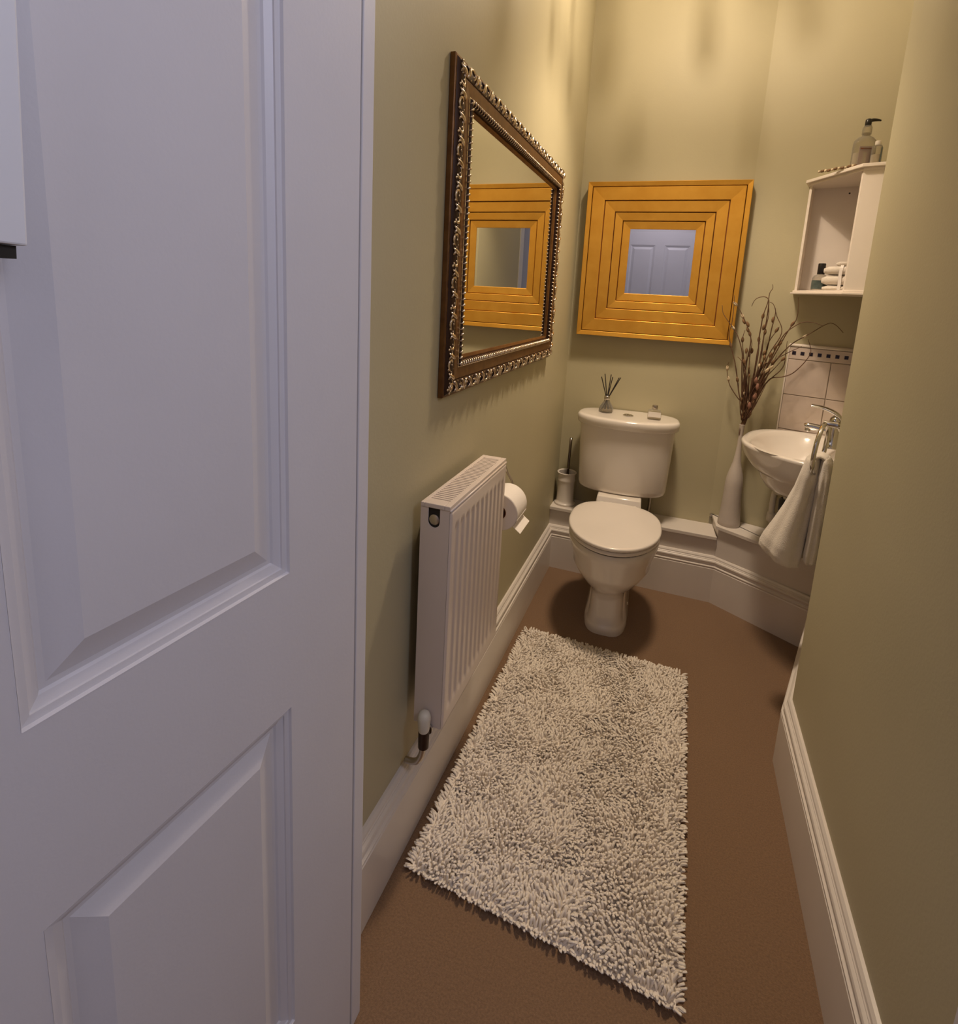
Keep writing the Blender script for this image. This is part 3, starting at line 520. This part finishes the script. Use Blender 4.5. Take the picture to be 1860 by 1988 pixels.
MB().lathe([(.0105, 0), (.0115, .001), (.0115, .004), (.009, .0055), (0, .0055)], (hy, .004, H_ - .036), 20, (0, -1, 0)).obj('blanking_plug', 'steel', t, smooth=True, autosmooth=40)
# top grille
b = MB(); zt = H_
b.box((0, -.003, zt - .010), (.009, L + .003, zt)); b.box((D - .016, -.003, zt - .010), (D - .003, L + .003, zt))
b.box((.009, -.003, zt - .010), (D - .016, .020, zt)); b.box((.009, L - .020, zt - .010), (D - .016, L + .003, zt))
b.obj('top_frame', 'enamel', t, bevel=.0015)
b = MB(); y = .022
while y < L - .022: b.box((.009, y, zt - .008), (D - .016, y + .0066, zt - .0015)); y += .0105
o = b.obj('grille_slats', 'enamel', t); o['kind'] = 'stuff'
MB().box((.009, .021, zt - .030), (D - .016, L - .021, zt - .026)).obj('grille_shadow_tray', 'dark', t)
b = MB(); b.tube([(D - .003, -.001, ZF + .001), (D - .003, L + .001, ZF + .001)], .0028, 8); b.obj('front_lip', 'enamel', t, smooth=True)
# lockshield valve at the near bottom corner
v = MB().lathe([(.012, -.052), (.0125, -.012), (.011, -.004), (.008, 0)], (.034, -.017, .010), 18).obj('valve_body', 'darkbronze', t, smooth=True, autosmooth=40)
MB().tube([(.034, -.017, -.010), (.036, -.004, -.006), (.038, .010, .0)], .0085, 12).obj('valve_union', 'steel', t, smooth=True)
MB().lathe([(.013, 0), (.0135, .002), (.0128, .006)], (.036, -.003, -.004), 18, (.1, -1, 0)).obj('union_nut', 'chrome', t)
MB().lathe([(.0115, -.002), (.0128, .002), (.0148, .028), (.0148, .034), (.012, .042), (.007, .046), (0, .047)], (.034, -.018, .002), 22).obj('valve_cap', 'hob', t, smooth=True, autosmooth=50)
MB().tube(spline([(.034, -.017, -.035), (.030, -.017, -.065), (.020, -.015, -.085), (.006, -.013, -.095), (-.012, -.012, -.098)]), .0075, 10).obj('feed_pipe', 'steel', t, smooth=True)
MB().lathe([(.011, -.052), (.0115, -.012), (.010, .02), (.007, .024)], (.034, L + .016, .010), 14).obj('valve_body', 'darkbronze', t, smooth=True)
MB().tube([(.034, L + .016, -.035), (.010, L + .016, -.07), (-.014, L + .016, -.08)], .007, 8).obj('feed_pipe', 'steel', t, smooth=True)
for zz in (.06, H_ - .09):
    MB().box((-.0245, .06, zz), (.001, .085, zz + .03)).obj('wall_bracket', 'enamel', t); MB().box((-.0245, L - .085, zz), (.001, L - .06, zz + .03)).obj('wall_bracket', 'enamel', t)

# ---------------------------------------------------------------- toilet roll and holder
RLX, RLY, RLZ = -0.428, 1.425, 0.688
t = thing('toilet_roll_holder', 'bent wire toilet roll holder on the left wall beyond the radiator', 'holder', (XL, RLY + .05, RLZ + .10))
MB().lathe([(.020, 0), (.020, .004), (.014, .008)], (0, 0.0, 0), 20, (1, 0, 0)).obj('wall_plate', 'steel', t, smooth=True)
wx = RLX - XL
MB().tube(spline([(.006, 0, 0), (.028, .0, .016), (.044, .004, .012), (.052, .018, -.02), (.056, .060, -.06), (.062, .068, -.096), (wx, .058, -.1), (wx, .0, -.1), (wx, -.06, -.1), (wx, -.100, -.1)], 5), .0035, 8).obj('wire_arm', 'steel', t, smooth=True)
t = thing('toilet_roll', 'white toilet roll with its loose end hanging down', 'toilet roll', (RLX, RLY, RLZ))
b = MB(); rings = []
R_O, R_I, Ln = .055, .021, .100
prof = [(R_I, -.5), (R_O - .002, -.5), (R_O, -.48), (R_O, .48), (R_O - .002, .5), (R_I, .5)]
for r_, h in prof + [prof[0]]: rings.append([(r_ * math.cos(a), h * Ln, r_ * math.sin(a)) for a in np.linspace(0, 2 * math.pi, 49)[:-1]])
b.loft(rings, False, False).obj('roll', 'paper', t, smooth=True, autosmooth=40)
rings = []
for r_, h in ((R_I - .0003, -.5), (R_I - .0003, .5), (R_I - .0015, .5), (R_I - .0015, -.5), (R_I - .0003, -.5)): rings.append([(r_ * math.cos(a), h * Ln, r_ * math.sin(a)) for a in np.linspace(0, 2 * math.pi, 33)[:-1]])
MB().loft(rings, False, False).obj('cardboard_core', 'goldred', t)
b = MB(); vs = []
for j in range(7):
    a = math.radians(-15 - 8 * j); 
    c = (R_O + .0015) * math.cos(a) , (R_O + .0015) * math.sin(a)
    if j > 3: c = (vs[-2][0] + .0075, vs[-2][2] - .0055)
    vs += [(c[0], -Ln / 2 + .001, c[1]), (c[0], Ln / 2 - .001, c[1])]
nv = len(vs); vs += [(x - .0009, y, z) for x, y, z in vs]
fs = []
for j in range(6): a = 2 * j; fs += [(a, a + 2, a + 3, a + 1), (nv + a, nv + a + 1, nv + a + 3, nv + a + 2), (a, nv + a, nv + a + 2, a + 2), (a + 1, a + 3, nv + a + 3, nv + a + 1)]
fs += [(0, 1, nv + 1, nv), (nv - 2, 2 * nv - 2, 2 * nv - 1, nv - 1)]
b.add(vs, fs).obj('loose_sheet', 'paper', t)

# ---------------------------------------------------------------- basin corner (local frame: x along canted wall, y away from room)
def corner_root(name, label, cat, s=0, d=0, z=0, extra=0.0): return thing(name, label, cat, W(s, d, z), -A17 + extra)
t = corner_root('tile_splashback', 'beige tiled splashback with black mosaic border on the canted wall', 'tiles')
MB().box((.2195, -.0045, .60), (WL - .001, -.0005, 1.166)).obj('grout', 'grout', t)
for r_, (za, zb) in enumerate(((.6625, .8065), (.8095, .9535), (.9565, 1.1005))):
    for (sa, sb) in ((.2235, .3715), (.3745, WL - .002)):
        MB().box((sa, -.009, za), (sb, -.004, zb)).obj('tile', 'tile', t, bevel=.0012)
MB().box((.2235, -.009, 1.1035), (WL - .002, -.004, 1.150)).obj('border_tile', 'tile', t, bevel=.001)
for k in range(8):
    c = .240 + .0300 * k
    if c < WL - .01: MB().box((c - .0068, -.0100, 1.1205), (c + .0068, -.0085, 1.1345)).obj('mosaic_square', 'mosaic', t)
MB().tube([(.2195, -.006, 1.158), (WL - .001, -.006, 1.158)], .0065, 8).obj('top_edge_trim', 'board', t, smooth=True)
MB().box((.2175, -.0095, .60), (.2225, -.0005, 1.160)).obj('side_edge_trim', 'board', t)

# basin, hung on the side wall: local x (=s) towards the side wall, y = -d
t = corner_root('wash_basin', 'small white wall hung basin beside the tiled splashback', 'basin', 0, 0, 0)
BC = (.47, .285)
def outline(a_, b0, b1, z, n=72, c=(.355, .285), gap=.0015):
    """ray-cast ring: half outline reaching a_ from the side wall; b0 half length to the tiles, b1 to the front"""
    pts = []
    for i in range(n):
        th = 2 * math.pi * i / n; dx, dy = math.cos(th), math.sin(th); lo, hi = 0.0, .6
        for _ in range(26):
            m_ = (lo + hi) / 2; s, d = c[0] + dx * m_, c[1] + dy * m_
            u = (BC[0] - s) / a_; v = d - BC[1]; ex = 3.0 if v < 0 else 2.15; vv = abs(v) / (b0 if v < 0 else b1)
            ok = s < WL - gap and (abs(u) ** ex + vv ** ex) < 1
            lo, hi = (m_, hi) if ok else (lo, m_)
        pts.append((c[0] + dx * lo, -(c[1] + dy * lo), z))
    return pts[::-1]
outer = [outline(.14, .09, .09, .632), outline(.205, .135, .140, .637), outline(.230, .158, .172, .652), outline(.248, .180, .195, .682), outline(.256, .190, .205, .704), outline(.260, .195, .209, .711),
         outline(.272, .222, .226, .714), outline(.288, .242, .238, .730), outline(.310, .260, .251, .758), outline(.320, .268, .256, .785), outline(.325, .273, .260, .798), outline(.326, .274, .261, .806),
         outline(.322, .270, .257, .811), outline(.312, .262, .248, .812)]
def inner(a_, bn, bf, z, c=(.325, .290), n=72):
    pts = []
    for i in range(n):
        th = 2 * math.pi * i / n; dx, dy = math.cos(th), math.sin(th)
        e = 2.3; r = 1 / ((abs(dx) / a_) ** e + (abs(dy) / (bn if dy < 0 else bf)) ** e) ** (1 / e)
        pts.append((c[0] + dx * r, -(c[1] + dy * r), z))
    return pts[::-1]
inn = [inner(.148, .235, .222, .811), inner(.143, .229, .216, .807), inner(.134, .218, .206, .795), inner(.118, .195, .184, .768), inner(.095, .155, .148, .738), inner(.06, .10, .095, .715), inner(.022, .03, .03, .704)]
MB().loft(outer + inn).obj('bowl', 'ceramic', t, smooth=True, autosmooth=70)
MB().lathe([(.02, .706), (.02, .709), (.016, .711), (0, .711)], (.325, -.290, 0), 20).obj('waste', 'chrome', t, smooth=True)
tp = thing('basin_tap', 'chrome single lever mixer tap on the basin', 'tap', W(.432, .235, .812), -A17)
MB().lathe([(.026, 0), (.026, .005), (.0225, .008), (.022, .045), (.021, .075), (.0205, .088)], n=28).obj('body', 'chrome', tp, smooth=True, autosmooth=50)
b = MB(); P = spline([(-.005, 0, .058), (-.035, 0, .062), (-.065, 0, .066), (-.085, 0, .067), (-.092, 0, .064)], 4)
b.tube(P, 0, 14, [.0155 - .0055 * k / len(P) for k in range(len(P))]); b.obj('spout', 'chrome', tp, smooth=True)
MB().lathe([(.0095, .012), (.0095, -.006), (.007, -.008), (0, -.008)], (-.083, 0, .055), 18).obj('aerator', 'chrome', tp, smooth=True, autosmooth=40)
MB().lathe([(.0205, .090), (.021, .093), (.019, .110), (.012, .118), (0, .120)], n=24).obj('cartridge_dome', 'chrome', tp, smooth=True, autosmooth=50)
P = spline([(.022, 0, .098), (.008, 0, .118), (-.020, 0, .134), (-.052, 0, .143), (-.082, 0, .145)], 4); rings = []
for k, p in enumerate(P):
    u = k / (len(P) - 1); w = .019 - .005 * u + .002 * math.sin(math.pi * u); th_ = .009 * (1 - .65 * u) + .002
    rings.append([(p[0] + 0, w * math.cos(a), p[2] + th_ * math.sin(a)) for a in np.linspace(0, 2 * math.pi, 15)[:-1]])
MB().loft(rings).obj('lever', 'chrome', tp, smooth=True, autosmooth=60)
tr = thing('bottle_trap', 'plastic bottle trap with black nut and white pipe under the basin', 'trap', W(.325, .290, .40), -A17)
MB().lathe([(.014, .17), (.014, .215)], n=16).obj('waste_tail', 'hob', tr)
MB().lathe([(.024, .150), (.026, .155), (.026, .195), (.022, .200)], n=20).obj('black_nut', 'black', tr, smooth=True, autosmooth=40)
MB().lathe([(.016, .03), (.022, .035), (.024, .05), (.024, .13), (.021, .15), (.012, .152)], n=22).obj('bottle_body', 'hob', tr, smooth=True, autosmooth=45)
MB().tube(spline([(-.048, .04, .205), (-.050, .04, .15), (-.047, .04, .10), (-.035, .05, .06), (-.02, .10, .05), (-.01, .2, .05), (-.01, .285, .05)]), .011, 12).obj('waste_pipe', 'hob', tr, smooth=True)
MB().lathe([(.015, .085), (.0165, .09), (.0165, .115), (.015, .12)], (-.048, .04, 0), 18).obj('pipe_collar', 'hob', tr, smooth=True)
MB().tube([(-.048, .04, .200), (-.02, .02, .212), (.0, .0, .212)], .009, 10).obj('overflow_pipe', 'hob', tr, smooth=True)

# towel ring on the side wall and the towel drawn through it
t = corner_root('towel_ring', 'chrome towel ring fixed to the side wall above the basin front', 'towel ring', WL, .62, .966)
MB().lathe([(.020, 0), (.020, .006), (.010, .012), (.008, .042), (.010, .050)], (-.001, 0, 0), 20, (-1, 0, 0)).obj('wall_post', 'chrome', t, smooth=True, autosmooth=45)
R_ = .080
P = [(-.045 - .006 * (1 - math.cos(a)) * .5 + .10 * R_ * math.sin(a), R_ * math.sin(a), -R_ + R_ * math.cos(a)) for a in np.linspace(0, 2 * math.pi, 41)]
MB().tube(P, .0066, 10).obj('ring', 'chrome', t, smooth=True)
def cloth_lobe(secs, n=40, seed=0, amp=.0035):
    """secs: (z, s, d, ra, rb, tilt) centre and half widths; tilt lowers z along s"""
    r_ = np.random.default_rng(seed); ph = r_.uniform(0, 6.28, 4); S = []
    dense = []
    for k in range(len(secs) - 1):
        for j in range(6):
            u = j / 6; u = u * u * (3 - 2 * u) if k in (0,) else u
            dense.append([a_ + (b_ - a_) * u for a_, b_ in zip(secs[k], secs[k + 1])])
    dense.append(list(secs[-1])); rings = []
    for k, (z, s, d, ra, rb, ti) in enumerate(dense):
        ring = []; f_ = smoothstep(0, .35, k / len(dense))
        for i in range(n):
            a = 2 * math.pi * i / n; rip = 1 + f_ * (.10 * math.sin(3 * a + ph[0] + k * .05) + .06 * math.sin(5 * a + ph[1] - k * .04) + .03 * math.sin(9 * a + ph[2]))
            x = ra * math.cos(a) * rip; y = rb * math.sin(a) * rip
            ring.append((s + x, -(d + y), z - ti * x))
        rings.append(ring)
    return MB().loft(rings)
t = corner_root('hand_towel', 'white hand towel hanging through the chrome towel ring', 'towel')
cloth_lobe([(.862, .411, .615, .012, .028, 0), (.850, .409, .615, .020, .037, .0), (.80, .404, .62, .026, .042, .1), (.74, .398, .62, .031, .045, .2), (.67, .386, .625, .040, .050, .25), (.61, .374, .63, .050, .055, .3),
            (.565, .366, .635, .058, .060, .3), (.535, .363, .635, .061, .062, .3), (.520, .363, .635, .059, .058, .3), (.512, .363, .635, .050, .050, .3)], seed=2).obj('towel_fold', 'towel', t, smooth=True)
cloth_lobe([(.862, .444, .615, .010, .030, 0), (.850, .446, .615, .016, .038, 0), (.80, .448, .62, .018, .042, 0), (.70, .447, .62, .019, .046, 0), (.60, .446, .62, .020, .050, 0), (.550, .445, .62, .021, .052, 0),
            (.530, .445, .62, .020, .048, 0), (.520, .445, .62, .013, .036, 0)], seed=5).obj('towel_fold', 'towel', t, smooth=True)
b = MB(); rings = []
for k in range(9):
    a = math.pi * k / 8; rings.append([(.428 - .017 * math.cos(a) - .009 * math.cos(c) * math.cos(a), -.615 + .032 * math.sin(c), .845 + .020 * math.sin(a) + .010 * math.cos(c) * math.sin(a)) for c in np.linspace(0, 2 * math.pi, 15)[:-1]])
b.loft(rings).obj('towel_fold', 'towel', t, smooth=True)

# ---------------------------------------------------------------- corner shelf
def CP(a, b): return (WL - a, -b)      # from the inner corner: a along the canted wall, b along the side wall
t = corner_root('corner_shelf', 'white open corner shelf unit high on the canted wall', 'shelf')
def pent(ov, a=.255, b=.276, w=.078): return [CP(.001, .001), CP(.001, b + ov), CP(w + ov * .4, b + ov), CP(a + ov, w + ov * .4), CP(a + ov, .001)]
def pz(p, z0, z1): return MB().prism(p[::-1] if sum((p[i][0] * p[(i + 1) % 5][1] - p[(i + 1) % 5][0] * p[i][1]) for i in range(5)) < 0 else p, z0, z1)
pz(pent(.012), 1.362, 1.3685).obj('base_board', 'board', t, bevel=.001)
pz(pent(.005), 1.3685, 1.376).obj('base_step', 'board', t, bevel=.001)
pz(pent(.003), 1.768, 1.777).obj('top_step', 'board', t, bevel=.001)
pz(pent(.014), 1.777, 1.788).obj('top_board', 'board', t, bevel=.0015)
def wallp(a, z0, z1, name):
    return MB().prism(a, z0, z1).obj(name, 'board', t)
wallp([CP(.255, .001), CP(.255, .074), CP(.246, .079), CP(.246, .001)][::1], 1.376, 1.768, 'end_panel')
wallp([CP(.001, .267), CP(.001, .276), CP(.078, .276), CP(.083, .267)], 1.376, 1.768, 'end_panel')
wallp([CP(.246, .001), CP(.246, .008), CP(.001, .008), CP(.001, .001)], 1.376, 1.768, 'back_panel')
wallp([CP(.001, .008), CP(.008, .008), CP(.008, .263), CP(.001, .263)], 1.376, 1.768, 'side_panel')
MB().lathe([(.0032, 0), (.0032, .001), (0, .0012)], (.341, -.0085, 1.745), 10, (0, -1, 0)).obj('screw', 'dark', t)
# things on and in the shelf
t = corner_root('pump_bottle', 'clear lotion bottle with black pump and lilac label on shelf top', 'bottle', .375, .175, 1.7882, .5); t.scale = (1.15, 1.15, 1.15)
b = MB(); b.loft([[(w * math.cos(a) * 1.25, w * math.sin(a) * .8, z) for a in np.linspace(0, 2 * math.pi, 25)[:-1]] for w, z in ((.024, 0), (.0255, .003), (.0255, .075), (.024, .085), (.017, .094), (.009, .099), (.008, .108))])
b.obj('bottle', 'glass', t, smooth=True, autosmooth=60)
b = MB(); b.loft([[(w * math.cos(a) * 1.2, w * math.sin(a) * .76, z) for a in np.linspace(0, 2 * math.pi, 25)[:-1]] for w, z in ((.0235, .003), (.0235, .050))]); b.obj('lotion', 'liquid', t, smooth=True, autosmooth=60)
MB().add([(-.020, -.0150, .012), (.014, -.0180, .012), (.014, -.0180, .066), (-.020, -.0150, .066), (-.020, -.0158, .012), (.014, -.0190, .012), (.014, -.0190, .066), (-.020, -.0158, .066)], [(0, 1, 2, 3), (7, 6, 5, 4), (0, 4, 5, 1), (3, 2, 6, 7), (0, 3, 7, 4), (1, 5, 6, 2)]).obj('label', 'lilac', t)
MB().box((-.018, -.0192, .058), (.012, -.0184, .061)).obj('label_stripe', 'goldred', t)
MB().lathe([(.009, .102), (.0125, .104), (.0125, .122), (.010, .128), (.005, .130), (.0045, .138)], n=20).obj('pump_collar', 'glass', t, smooth=True, autosmooth=50)
b = MB(); b.lathe([(.0075, .128), (.0085, .130), (.0085, .144), (.006, .147), (0, .147)], n=18); b.tube(spline([(0, 0, .141), (.012, 0, .144), (.026, 0, .145), (.034, 0, .142)]), 0, 8, None) if False else None
b.tube(spline([(0, 0, .141), (.012, 0, .1445), (.026, 0, .1445), (.034, 0, .143)], 3), 0, 8, [.0055, .0055, .005, .005, .0045, .004, .0035, .003, .0025, .002]); b.obj('pump_head', 'black', t, smooth=True, autosmooth=50)
t = corner_root('lotion_bottle', 'flat clear bottle with a dark printed edge right of the pump bottle', 'bottle', .414, .195, 1.7882, .2)
MB().loft([[(w * math.cos(a) * 1.0, w * math.sin(a) * .7, z) for a in np.linspace(0, 2 * math.pi, 21)[:-1]] for w, z in ((.015, 0), (.0165, .003), (.0165, .066), (.013, .074), (.008, .077))]).obj('bottle', 'glass', t, smooth=True, autosmooth=60)
MB().loft([[(w * math.cos(a) * 1.0, w * math.sin(a) * .7, z) for a in np.linspace(0, 2 * math.pi, 21)[:-1]] for w, z in ((.0150, .003), (.0150, .045))]).obj('lotion', 'liquid', t, smooth=True, autosmooth=60)
MB().lathe([(.0085, .075), (.009, .076), (.009, .088), (.008, .089), (0, .089)], n=16).obj('cap', 'label', t, smooth=True, autosmooth=50)
MB().box((.0095, -.0128, .006), (.0125, -.0095, .066)).obj('printed_stripe', 'teal', t)
t = corner_root('bead_string', 'thin string of small brown beads lying on the shelf top', 'beads', .300, .185, 1.7882)
for k in range(17):
    u = k / 16; MB().ell((-.048 + .11 * u + .0015 * math.sin(k * 2.1), -.004 + -.055 * u, .0050 + .0008 * math.sin(k)), (.0046, .0040, .0050), 7, 5).obj('bead', 'pod' if k % 3 else 'podpale', t, smooth=True)
t = corner_root('toiletry_bottle', 'small clear bottle with black cap and dark teal label inside shelf', 'bottle', .296, .075, 1.3762, .25)
b = MB(); b.loft([[(w * math.cos(a) * 1.15, w * math.sin(a) * .8, z) for a in np.linspace(0, 2 * math.pi, 25)[:-1]] for w, z in ((.022, 0), (.023, .003), (.023, .048), (.019, .058), (.010, .063), (.009, .068))]); b.obj('bottle', 'glass', t, smooth=True, autosmooth=60)
MB().loft([[(w * math.cos(a) * 1.17, w * math.sin(a) * .84, z) for a in np.linspace(0, 2 * math.pi, 25)[:-1]] for w, z in ((.0232, .008), (.0232, .040))]).obj('label', 'teal', t, smooth=True, autosmooth=60)
MB().lathe([(.0125, .064), (.013, .065), (.013, .102), (.012, .104), (0, .104)], n=22).obj('cap', 'black', t, smooth=True, autosmooth=50)
def folded(name, label, s, d, z, hx, hy_, hz, rot=0):
    o = corner_root(name, label, 'towel', s, d, z, rot)
    b = MB(); rings = []
    for k in range(9):
        u = -1 + 2 * k / 8; g = (1 - abs(u) ** 5) ** .2 if abs(u) < 1 else 0.0
        g = max(g, .55); rings.append([(u * hx, hy_ * g * math.copysign(abs(math.cos(a)) ** .55, math.cos(a)), hz + hz * (.96 * g) * math.copysign(abs(math.sin(a)) ** .7, math.sin(a)) * (1 - .06 * u * u)) for a in np.linspace(0, 2 * math.pi, 25)[:-1]])
    b.loft(rings).obj('folded_cloth', 'towel', o, smooth=True); return o
for k, (lab, z, hz, hx) in enumerate((('folded white face cloth at the bottom of the shelf stack', 1.3762, .010, .060), ('plump folded white face cloth in the middle of the shelf stack', 1.3966, .0185, .065),
                                     ('folded white face cloth second from top of the shelf stack', 1.4342, .0165, .062))):
    folded('face_cloth', lab, .372, .115, z, hx, .045, hz)['group'] = 'folded face cloths in the corner shelf'
o = folded('face_cloth', 'small rolled white cloth lying on top of the shelf stack', .372, .120, 1.4678, .026, .018, .008, .3)
t = corner_root('ribbon', 'narrow white ribbon tied round the stack of face cloths', 'ribbon', .366, .115, 1.3762)
P = [(.0, -.0462, .004), (.001, -.0475, .03), (-.001, -.0475, .06), (.001, -.043, .088), (0, -.02, .0935), (0, .02, .0935), (0, .043, .086), (0, .047, .05), (0, .046, .004)]
b = MB(); b.loft([[(x - .005, y, z), (x + .005, y, z), (x + .005, y + .0004, z + .0006), (x - .005, y + .0004, z + .0006)] for x, y, z in [tuple(p) for p in spline(P, 4)]]).obj('band', 'label', t)

# ---------------------------------------------------------------- white board hung on the door
dx_, dy_ = -0.0798, -0.9968          # along the leaf away from the hinge
bx, by = -0.4125 + dx_ * .3847, 0.628 + dy_ * .3847
t = thing('wall_board', 'plain white board fixed to the open door at the left edge', 'board', (bx, by, 1.3148), math.atan(-0.080)); t.rotation_euler[0] = math.radians(-2.4)
MB().box((.010, -.34, 0.0), (.024, 0, .62)).obj('board_face', 'board2', t, bevel=.0015)
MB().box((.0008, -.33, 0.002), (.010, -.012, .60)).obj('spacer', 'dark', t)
MB().box((.003, -.33, -.009), (.020, -.005, -.0005)).obj('lower_dark_strip', 'dark', t)  # thin dark strip along the lower edge of the board

# ---------------------------------------------------------------- rug
P00, P10, P11, P01 = np.array((-.447, .905)), np.array((.137, .872)), np.array((.147, 1.852)), np.array((-.443, 1.868))
t = thing('rug', 'cream shaggy rectangular rug on the brown carpet', 'rug', (-.15, 1.37, 0.0))
cx_, cy_ = -.15, 1.37
def bil(u, v): return (1 - u)[:, None] * (1 - v)[:, None] * P00 + u[:, None] * (1 - v)[:, None] * P10 + u[:, None] * v[:, None] * P11 + (1 - u)[:, None] * v[:, None] * P01
b = MB(); q = [tuple(p - (cx_, cy_)) for p in (P00 + (.006, .006), P10 + (-.006, .006), P11 + (-.006, -.006), P01 + (.006, -.006))]
b.prism(q, 0.0005, .006).obj('woven_backing', 'yarn', t)
nu_, nv_ = 88, 142
U, V = np.meshgrid((np.arange(nu_) + .5) / nu_, (np.arange(nv_) + .5) / nv_); U = U.ravel() + rng.uniform(-.45, .45, U.size) / nu_; V = V.ravel() + rng.uniform(-.45, .45, V.size) / nv_
base = bil(np.clip(U, .004, .996), np.clip(V, .003, .997)) - (cx_, cy_); N = len(base)
def nz(x, y, seed):
    r_ = np.random.default_rng(seed); out = 0
    for _ in range(9):
        kx, ky = r_.normal(0, 34, 2); out = out + np.sin(kx * x + ky * y + r_.uniform(0, 6.28))
    return out / 3
ang = nz(base[:, 0], base[:, 1], 1) * 1.9 + rng.normal(0, .75, N)
lean = .62 + .3 * nz(base[:, 0], base[:, 1], 5) + rng.normal(0, .28, N)
lx, ly = np.cos(ang) * lean, np.sin(ang) * lean
edge_u = np.where(U < .02, -1.0, np.where(U > .98, 1.0, 0)); edge_v = np.where(V < .012, -1.0, np.where(V > .988, 1.0, 0))
lx = np.where(edge_u != 0, edge_u * rng.uniform(.9, 2.2, N), lx); ly = np.where(edge_v != 0, edge_v * rng.uniform(.6, 1.1, N), ly)
Ln_ = rng.uniform(.014, .022, N) * np.where((edge_u != 0) | (edge_v != 0), .85, 1)
R0 = rng.uniform(.0027, .0035, N)
seg = [(0, .95), (.45, 1.1), (.9, 1.08), (1.0, .65)]
allv = np.zeros((N, 4 * 4, 3)); hx_ = Ln_ / np.sqrt(1 + (lean * .8) ** 2)
inv = 1 / np.sqrt(1 + lx ** 2 + ly ** 2)
for k, (u, rr) in enumerate(seg):
    bend = u ** 1.6
    px_ = base[:, 0] + lx * inv * Ln_ * bend; py_ = base[:, 1] + ly * inv * Ln_ * bend; pz_ = .005 + Ln_ * (u * inv * 1.02 + .10 * math.sin(math.pi * u))
    pz_ = np.maximum(pz_, .003)
    for c in range(4):
        a = math.pi / 2 * c + ang
        allv[:, k * 4 + c, 0] = px_ + R0 * rr * np.cos(a); allv[:, k * 4 + c, 1] = py_ + R0 * rr * np.sin(a); allv[:, k * 4 + c, 2] = pz_ + R0 * rr * .35 * np.sin(2 * a)
quad = []
for k in range(3):
    for c in range(4): quad.append((k * 4 + c, k * 4 + (c + 1) % 4, (k + 1) * 4 + (c + 1) % 4, (k + 1) * 4 + c))
quad.append((12, 13, 14, 15)); quad = np.array(quad)
F = (quad[None] + (np.arange(N) * 16)[:, None, None]).reshape(-1)
me = bpy.data.meshes.new('pile'); me.vertices.add(N * 16); me.vertices.foreach_set('co', allv.reshape(-1)); nf = N * len(quad)
me.loops.add(nf * 4); me.loops.foreach_set('vertex_index', F.astype(np.int32)); me.polygons.add(nf)
me.polygons.foreach_set('loop_start', np.arange(0, nf * 4, 4, dtype=np.int32)); me.polygons.foreach_set('loop_total', np.full(nf, 4, dtype=np.int32)); me.polygons.foreach_set('use_smooth', np.ones(nf, dtype=bool))
me.update(calc_edges=True); me.validate(); me.materials.append(M['yarn'])
o = bpy.data.objects.new('pile', me); COL.objects.link(o); o.parent = t; o['kind'] = 'stuff'
